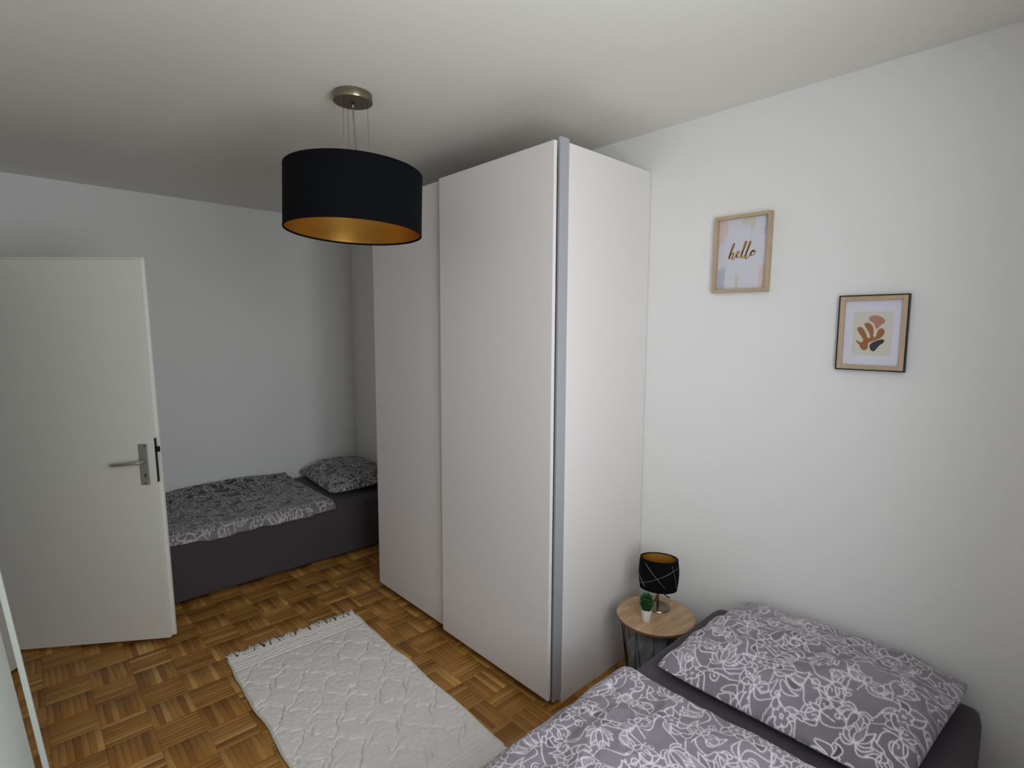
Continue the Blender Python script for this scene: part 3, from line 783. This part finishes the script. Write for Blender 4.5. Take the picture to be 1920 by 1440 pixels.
# hello print, local origin at picture centre; local +Y points away from the window, so the reader's left is +Y
HW, HH = 0.117, 0.158
p1 = empty('framed_print', (XR - 0.001, 1.0095, 1.950)); p1.rotation_euler = (math.radians(0.6), 0, 0)
tag(p1, 'pale oak framed print reading hello in gold script', 'picture')
frame_bars(p1, -HW, HW, -HH, HH, 0.0135, 0, 0.026, M['oak'], M['oak_h'])
box('backing', -0.004, 0, -HW + .002, HW - .002, -HH + .002, HH - .002, M['table_edge'], p1)
pr = box('print', -0.0065, -0.004, -HW + .0125, HW - .0125, -HH + .0125, HH - .0125, M['paper'], p1)
iw, ih = HW - .0135, HH - .0135
def brush(y0, y1, z0, z1, seed, ragged='z', mt='rose_wash', lay=0):
    r = random.Random(seed); n = 18; pts = []
    for k in range(n + 1):
        t = k / n; pts.append((y0 + (y1 - y0) * t, z1 + (r.uniform(-.012, .012) if ragged in ('top', 'both') else 0)))
    for k in range(1, 10): pts.append((y1 + r.uniform(-.003, .003), z1 + (z0 - z1) * k / 10))
    for k in range(n + 1):
        t = 1 - k / n; pts.append((y0 + (y1 - y0) * t, z0 + (r.uniform(-.012, .012) if ragged in ('bot', 'both') else 0)))
    for k in range(1, 10): pts.append((y0 + r.uniform(-.003, .003), z0 + (z1 - z0) * k / 10))
    yy = lambda y: max(-iw, min(iw, y)); zz = lambda z: max(-ih, min(ih, z))
    flat_poly('brush_stroke', [(yy(a), zz(b)) for a, b in pts], -0.0066 - 0.0001 * lay, M[mt], pr, 0.0002)
# reader's left = +Y
brush(iw - .036, iw - .001, ih - .058, ih - .001, 1, 'bot', 'rose_wash')
brush(iw - .026, iw - .001, ih - .098, ih - .066, 2, 'both', 'rose_wash', 1)
brush(-0.050, 0.006, ih - .030, ih - .001, 3, 'bot', 'sand_wash')
brush(-0.040, -0.028, ih - .060, ih - .020, 13, 'bot', 'sand_wash', 1)
brush(-iw + .001, -iw + .018, ih - .070, ih - .001, 4, 'bot', 'blue_wash')
brush(iw - .034, iw - .001, -ih + .001, -ih + .086, 5, 'top', 'blue_wash')
brush(-iw + .001, -iw + .030, -ih + .001, -ih + .092, 6, 'top', 'rose_wash')
brush(0.012, 0.026, -ih + .001, -ih + .062, 7, 'top', 'sand_wash')
# lettering: "hello" as one brush script path; u to the reader's right, v up (unit = x-height)
def catmull(P, n=8):
    P = [P[0]] + list(P) + [P[-1]]; out = []
    for i in range(1, len(P) - 2):
        p0, p1_, p2, p3 = [np.array(q, float) for q in P[i - 1:i + 3]]
        for k in range(n):
            t = k / n
            out.append(0.5 * ((2 * p1_) + (-p0 + p2) * t + (2 * p0 - 5 * p1_ + 4 * p2 - p3) * t * t + (-p0 + 3 * p1_ - 3 * p2 + p3) * t ** 3))
    out.append(np.array(P[-2], float)); return out
strokes = [
    [(0.10, 0.05), (0.42, 0.95), (0.88, 2.05), (1.00, 2.55), (0.86, 2.50), (0.55, 1.70), (0.22, 0.55), (0.05, -0.10)],
    [(0.10, 0.10), (0.45, 0.72), (0.82, 0.95), (0.86, 0.62), (0.66, 0.02), (0.86, -0.22), (1.25, 0.12), (1.72, 0.55), (2.05, 0.92), (1.88, 1.12), (1.55, 0.82), (1.45, 0.30), (1.72, 0.02), (2.12, 0.20), (2.55, 0.85), (3.05, 1.95), (3.24, 2.72), (3.06, 2.66), (2.74, 1.60), (2.46, 0.45), (2.52, -0.06), (2.85, 0.08), (3.28, 0.75), (3.80, 1.80), (4.02, 2.62), (3.84, 2.55), (3.50, 1.45), (3.20, 0.22), (3.30, -0.28), (3.72, 0.02), (4.10, 0.55), (4.42, 1.02)],
    [(4.62, 1.08), (4.24, 0.92), (4.10, 0.45), (4.32, 0.18), (4.70, 0.42), (4.80, 0.90), (4.55, 1.10), (4.60, 0.86), (5.10, 0.92)]]
k_ = 0.0230
for st in strokes:
    pts = catmull(st, 7); bm = bmesh.new(); L = []; Rr = []
    for i, p in enumerate(pts):
        d = pts[min(i + 1, len(pts) - 1)] - pts[max(i - 1, 0)]; d = d / (np.linalg.norm(d) + 1e-9)
        wdt = 0.085 + 0.085 * max(0, -d[1])            # downstrokes swell
        nn = np.array([-d[1], d[0]]) * wdt
        conv = lambda q, e: bm.verts.new((e, -(q[0] - 2.55) * k_ * 0.98, (q[1] - 0.55) * k_ - 0.002))
        L.append((conv(p + nn, -0.0068), conv(p + nn, -0.0072))); Rr.append((conv(p - nn, -0.0068), conv(p - nn, -0.0072)))
    for i in range(len(L) - 1):
        bm.faces.new((L[i][1], L[i + 1][1], Rr[i + 1][1], Rr[i][1]))
        bm.faces.new((L[i][0], L[i + 1][0], L[i + 1][1], L[i][1])); bm.faces.new((Rr[i][0], Rr[i + 1][0], Rr[i + 1][1], Rr[i][1]))
    finish('lettering', bm, M['gold_ink'], pr, recalc=False)

# abstract print
AW, AH = 0.1065, 0.1345
p2 = empty('framed_print', (XR - 0.001, 0.529, 1.6275))
tag(p2, 'abstract plant-shape print in a wooden frame with black outer edge', 'picture')
frame_bars(p2, -AW, AW, -AH, AH, 0.004, 0, 0.022, M['black_metal'], M['black_metal'], 'outer_edge', 0.0006)
frame_bars(p2, -AW + .004, AW - .004, -AH + .004, AH - .004, 0.0150, -0.002, 0.0185, M['beech'], M['oak_h'], 'frame_bar', 0.0008)
box('backing', -0.003, 0, -AW + .002, AW - .002, -AH + .002, AH - .002, M['table_edge'], p2)
mb = box('mat_board', -0.0060, -0.003, -AW + .018, AW - .018, -AH + .018, AH - .018, M['mat_board'], p2)
pw, ph = 0.0600, 0.0775
pb = box('print', -0.0064, -0.0060, -pw, pw, -ph - .002, ph - .002, M['beige_print'], p2)
# shapes traced in the print's own frame: u right 0..1, v down 0..1
def shp(P, material, grow=0.0, lay=1):
    P = [np.array(q, float) for q in catmull(list(P) + [P[0]], 6)][:-1]
    c = sum(P) / len(P)
    out = []
    n = len(P)
    area = sum(P[i][0] * P[(i + 1) % n][1] - P[(i + 1) % n][0] * P[i][1] for i in range(n))
    for i in range(n):
        d = P[(i + 1) % n] - P[i - 1]; d = d / (np.linalg.norm(d) + 1e-9); nv = np.array([d[1], -d[0]]) * (1 if area > 0 else -1)
        q = P[i] + nv * grow
        out.append((pw - q[0] * 2 * pw, ph - .002 - q[1] * 2 * ph))
    flat_poly('printed_shape', out, -0.0064 - 0.00015 * lay, M[material], pb, 0.00012)
pink = [(.40, .16), (.44, .11), (.55, .085), (.68, .11), (.79, .18), (.80, .25), (.72, .30), (.66, .36), (.62, .395), (.57, .36), (.55, .29), (.49, .24), (.42, .21)]
brown = [(.09, .67), (.135, .665), (.19, .70), (.26, .695), (.29, .65), (.26, .60), (.16, .48), (.11, .40), (.15, .355), (.23, .36), (.30, .42), (.36, .52), (.39, .59), (.435, .605), (.46, .57), (.43, .49), (.32, .345), (.29, .285), (.36, .25), (.45, .28), (.52, .36), (.54, .45), (.54, .54), (.565, .585), (.60, .57), (.63, .48), (.67, .40), (.75, .385), (.81, .43), (.80, .52), (.72, .60), (.60, .655), (.46, .70), (.42, .75), (.42, .83), (.37, .88), (.29, .88), (.23, .83), (.19, .76), (.13, .71)]
slate = [(.47, .83), (.46, .77), (.52, .71), (.64, .66), (.75, .63), (.82, .65), (.80, .71), (.71, .77), (.64, .85), (.58, .905), (.51, .89)]
for s_, m_ in ((pink, 'pink_print'), (brown, 'brown_print'), (slate, 'slate_print')):
    shp(s_, 'cream_line', 0.010, 1); shp(s_, m_, 0.0, 2)

# ================================================================== SIDE TABLE WITH WIRE BASKET
TC = (2.008, 1.210); TZ = 0.388; TR = 0.168
tb = empty('basket_side_table', (TC[0], TC[1], 0))
tag(tb, 'round side table with wooden top on a black wire basket, between wardrobe and bed', 'table')
o = lathe('tabletop', [(0, TZ - .013), (TR - .002, TZ - .013), (TR, TZ - .011), (TR, TZ - .002), (TR - .002, TZ), (0, TZ)], [M['tabletop'], M['table_edge']], tb, None, 72)
for pgn in o.data.polygons:
    if abs(pgn.normal.z) < 0.5: pgn.material_index = 1
auto_smooth(o)
RT, RB = 0.150, 0.105
ringp = lambda r, z, n=40: [(r * math.cos(k * 2 * math.pi / n), r * math.sin(k * 2 * math.pi / n), z) for k in range(n)]
tube('basket_ring', ringp(RT, TZ - .016), 0.003, M['black_metal'], tb, 6, True)
tube('basket_ring', ringp(RB, 0.004), 0.003, M['black_metal'], tb, 6, True)
nw = 12
for k in range(nw):
    a = k * 2 * math.pi / nw
    for da in (math.pi / nw, -math.pi / nw) if k % 2 == 0 else (0.0,):
        tube('basket_wire', [(RT * math.cos(a), RT * math.sin(a), TZ - .016), (RB * math.cos(a + da), RB * math.sin(a + da), 0.004)], 0.0020, M['black_metal'], tb, 6)
for k in range(4):
    a = k * math.pi / 4
    tube('basket_base_wire', [(RB * math.cos(a), RB * math.sin(a), .004), (-RB * math.cos(a), -RB * math.sin(a), .004)], 0.0018, M['black_metal'], tb, 6)
# grey blanket stuffed in the basket
th, ph_ = np.meshgrid(np.linspace(0, 2 * np.pi, 90, endpoint=True), np.linspace(0.001, np.pi - .001, 60), indexing='ij')
zz = 0.165 - 0.15 * np.cos(ph_); rr = np.sin(ph_) ** 0.55 * (0.090 + 0.036 * (zz / 0.32))
fold = 0.92 + 0.15 * np.sin(th * 4 + zz * 24 + 1.5 * np.sin(zz * 17)) * np.sin(ph_) + 0.08 * np.sin(th * 9 - zz * 46 + 2 * np.sin(th * 2))
fold = np.minimum(fold * rr, (RB + (RT - RB) * zz / TZ) - 0.004) * np.where(ph_ > 0.2, 1, 1)
V = np.stack([fold * np.cos(th), fold * np.sin(th), zz + 0.010 * np.sin(th * 3) * np.sin(ph_)], -1).reshape(-1, 3)
me = np_mesh('folded_blanket', V, grid_faces(90, 60))
bo = link('folded_blanket', me, M['blanket'], None, (TC[0], TC[1], 0.0))
tag(bo, 'grey blanket crumpled inside the wire basket table', 'blanket')

# table lamp
LX, LY = 2.068, 1.237
tl = empty('table_lamp', (LX, LY, TZ))
tag(tl, 'small black table lamp with silver crossing lines and gold-lined shade on the side table', 'lamp')
auto_smooth(lathe('base', [(0, 0), (0.055, 0), (0.056, 0.002), (0.054, 0.006), (0.010, 0.008), (0, 0.008)], M['nickel'], tl, None, 48))
lathe('stem', [(0, 0.007), (0.0055, 0.007), (0.0055, 0.135), (0, 0.135)], M['nickel'], tl, None, 20)
LB, LT = 0.094, 0.231
def lr(z):
    t = (z - LB) / (LT - LB); return 0.081 + 0.0065 * math.sin(math.pi * t) + 0.001 * t
zs = [LB + (LT - LB) * k / 14 for k in range(15)]
bm = bmesh.new(); add_lathe(bm, [(lr(zs[0]) - .002, zs[0])] + [(lr(z), z) for z in zs] + [(lr(zs[-1]) - .002, zs[-1])], 64)
sd = auto_smooth(finish('shade', bm, M['black_fabric'], tl)); sd['label'] = 'black fabric shade'
bm = bmesh.new(); add_lathe(bm, [(lr(z) - .0024, z) for z in zs], 64)
finish('gold_lining', bm, M['gold'], sd, smooth=True, recalc=False)
for z in (LT, LB):
    bm = bmesh.new(); add_lathe(bm, [(lr(z) - .0045, z - .003), (lr(z) + .0008, z - .003), (lr(z) + .0008, z + .001), (lr(z) - .0045, z + .001)], 64, True)
    auto_smooth(finish('rim', bm, M['black_fabric'], sd))
# stitched lines on the oval shade, its local X being the broad front
fa = 0.0; sd.rotation_euler = (0, 0, math.atan2(-LY, -LX)); sd.scale = (0.70, 1, 1)   # oval shade, broad side to the room
def stitch(u0, v0, u1, v1):
    pts = []
    for k in range(17):
        t = k / 16; u = u0 + (u1 - u0) * t; v = v0 + (v1 - v0) * t
        a = fa + math.asin(max(-.99, min(.99, u))); z = LT - v * (LT - LB)
        r = lr(z) + .0006
        pts.append((r * math.cos(a), r * math.sin(a), z))
    tube('silver_line', pts, 0.0010, M['silver_thread'], sd, 5)
stitch(-.68, .10, .36, .84); stitch(-.90, .82, .92, .20); stitch(.66, .10, .92, .92); stitch(-.97, .55, -.68, .90)
for k in range(5):
    b_ = math.pi * 0.62 + k * 0.55; pts = []
    for q in range(13):
        t = q / 12; a = fa + b_ + (t - .5) * (0.9 if k % 2 else -1.2); z = LT - (.08 + .84 * t) * (LT - LB); r = lr(z) + .0006
        pts.append((r * math.cos(a), r * math.sin(a), z))
    tube('silver_line', pts, 0.0010, M['silver_thread'], sd, 5)
bm = bmesh.new()
for k in range(3):
    a = k * 2.094 + .3; add_tube(bm, [(0, 0, 0.135), (0.05 * math.cos(a), 0.05 * math.sin(a), LB + 0.03)], 0.0014, 5)
finish('shade_carrier', bm, M['nickel'], tl, smooth=True)
lathe('bulb', [(0, .130), (.010, .130), (.013, .145), (.021, .165), (.020, .180), (.010, .192), (0, .194)], M['white_plastic'], tl, None, 20)
tube('power_cord', [(0.035, 0.035, 0.006), (0.06, 0.038, 0.03), (0.082, 0.028, 0.035), (0.098, 0.012, 0.010), (0.110, 0.004, 0.002)], 0.0028, M['black_plastic'], tl, 8)

# potted plant
pp = empty('potted_plant', (1.937, 1.212, TZ))
tag(pp, 'tiny green plant in a white pot on the side table', 'plant')
auto_smooth(lathe('pot', [(0, 0), (0.0170, 0), (0.0185, 0.002), (0.0230, 0.050), (0.0215, 0.050), (0.0195, 0.042), (0, 0.042)], M['pot'], pp, None, 40))
lathe('soil', [(0, 0.0435), (0.0198, 0.0425)], M['soil'], pp, None, 24)
bm = bmesh.new(); rr_ = random.Random(5)
stems = []
for k in range(26):
    a = rr_.uniform(0, 6.28); sp = rr_.uniform(.006, .034); hgt = rr_.uniform(.070, .118) - sp * 0.35
    b0 = Vector((0.008 * math.cos(a), 0.008 * math.sin(a), .042)); tip = Vector((sp * math.cos(a) * 1.15, sp * math.sin(a) * 1.15, hgt))
    stems.append((b0, tip)); add_tube(bm, [b0, (b0 + tip) / 2 + Vector((0, 0, .004)), tip], .0008, 4)
finish('stems', bm, M['leaf'], pp)
bm = bmesh.new()
for q in range(420):
    if True:
        a = rr_.uniform(0, 6.28); el = rr_.uniform(-.3, 1.1); w_ = rr_.uniform(0.2, 1.0) ** 0.5; e2 = rr_.uniform(-1.2, 1.5)
        c = Vector((0.025 * w_ * math.cos(a) * math.cos(e2), 0.025 * w_ * math.sin(a) * math.cos(e2), 0.078 + 0.036 * w_ * math.sin(e2)))
        a += rr_.uniform(-1, 1)
        d = Vector((math.cos(a) * math.cos(el), math.sin(a) * math.cos(el), math.sin(el))); s = d.cross(Vector((0, 0, 1))).normalized(); L = rr_.uniform(.009, .015); W = L * .36
        up_ = s.cross(d) * 0.0012
        v = [bm.verts.new(p) for p in (c, c + d * L * .5 + s * W, c + d * L, c + d * L * .5 - s * W, c + d * L * .5 + up_)]
        for i in range(4): bm.faces.new((v[i], v[(i + 1) % 4], v[4]))
fo = finish('foliage', bm, M['leaf'], pp, recalc=False)

# ================================================================== LEANING MIRROR (left wall)
# plane: x = XM0 - 0.10 z ; leans on the left wall
lean = math.atan(0.10)
mi = empty('leaning_mirror', (0.041, 1.45, 0.0)); mi.rotation_euler = (0, -lean, 0)
tag(mi, 'tall white-framed mirror leaning against the left wall at the picture edge', 'mirror')
MH = 1.74
# local: x = outward (front face proud of the glass), y along wall, z up the mirror
YF, YN = 1.905 - 1.45, 1.05 - 1.45
box('backing_board', -0.022, -0.002, YN, YF + 0.024, 0.0, MH, M['mirror_frame'], mi)
box('mirror_glass', -0.002, 0.0, YN + .01, YF, 0.02, MH - 0.02, M['mirror'], mi)
box('frame_bar', -0.002, 0.0062, YF, YF + 0.024, 0, MH, M['mirror_frame'], mi, 0.001)
box('frame_bar', -0.002, 0.0062, YN, YF, 0, 0.024, M['mirror_frame'], mi, 0.001)
box('frame_bar', -0.002, 0.0062, YN, YF, MH - .024, MH, M['mirror_frame'], mi, 0.001)
box('white_panel', 0.0, 0.0065, 1.05 - 1.45, 1.545 - 1.45, 0.024, MH - .024, M['mirror_frame'], mi, 0.001)
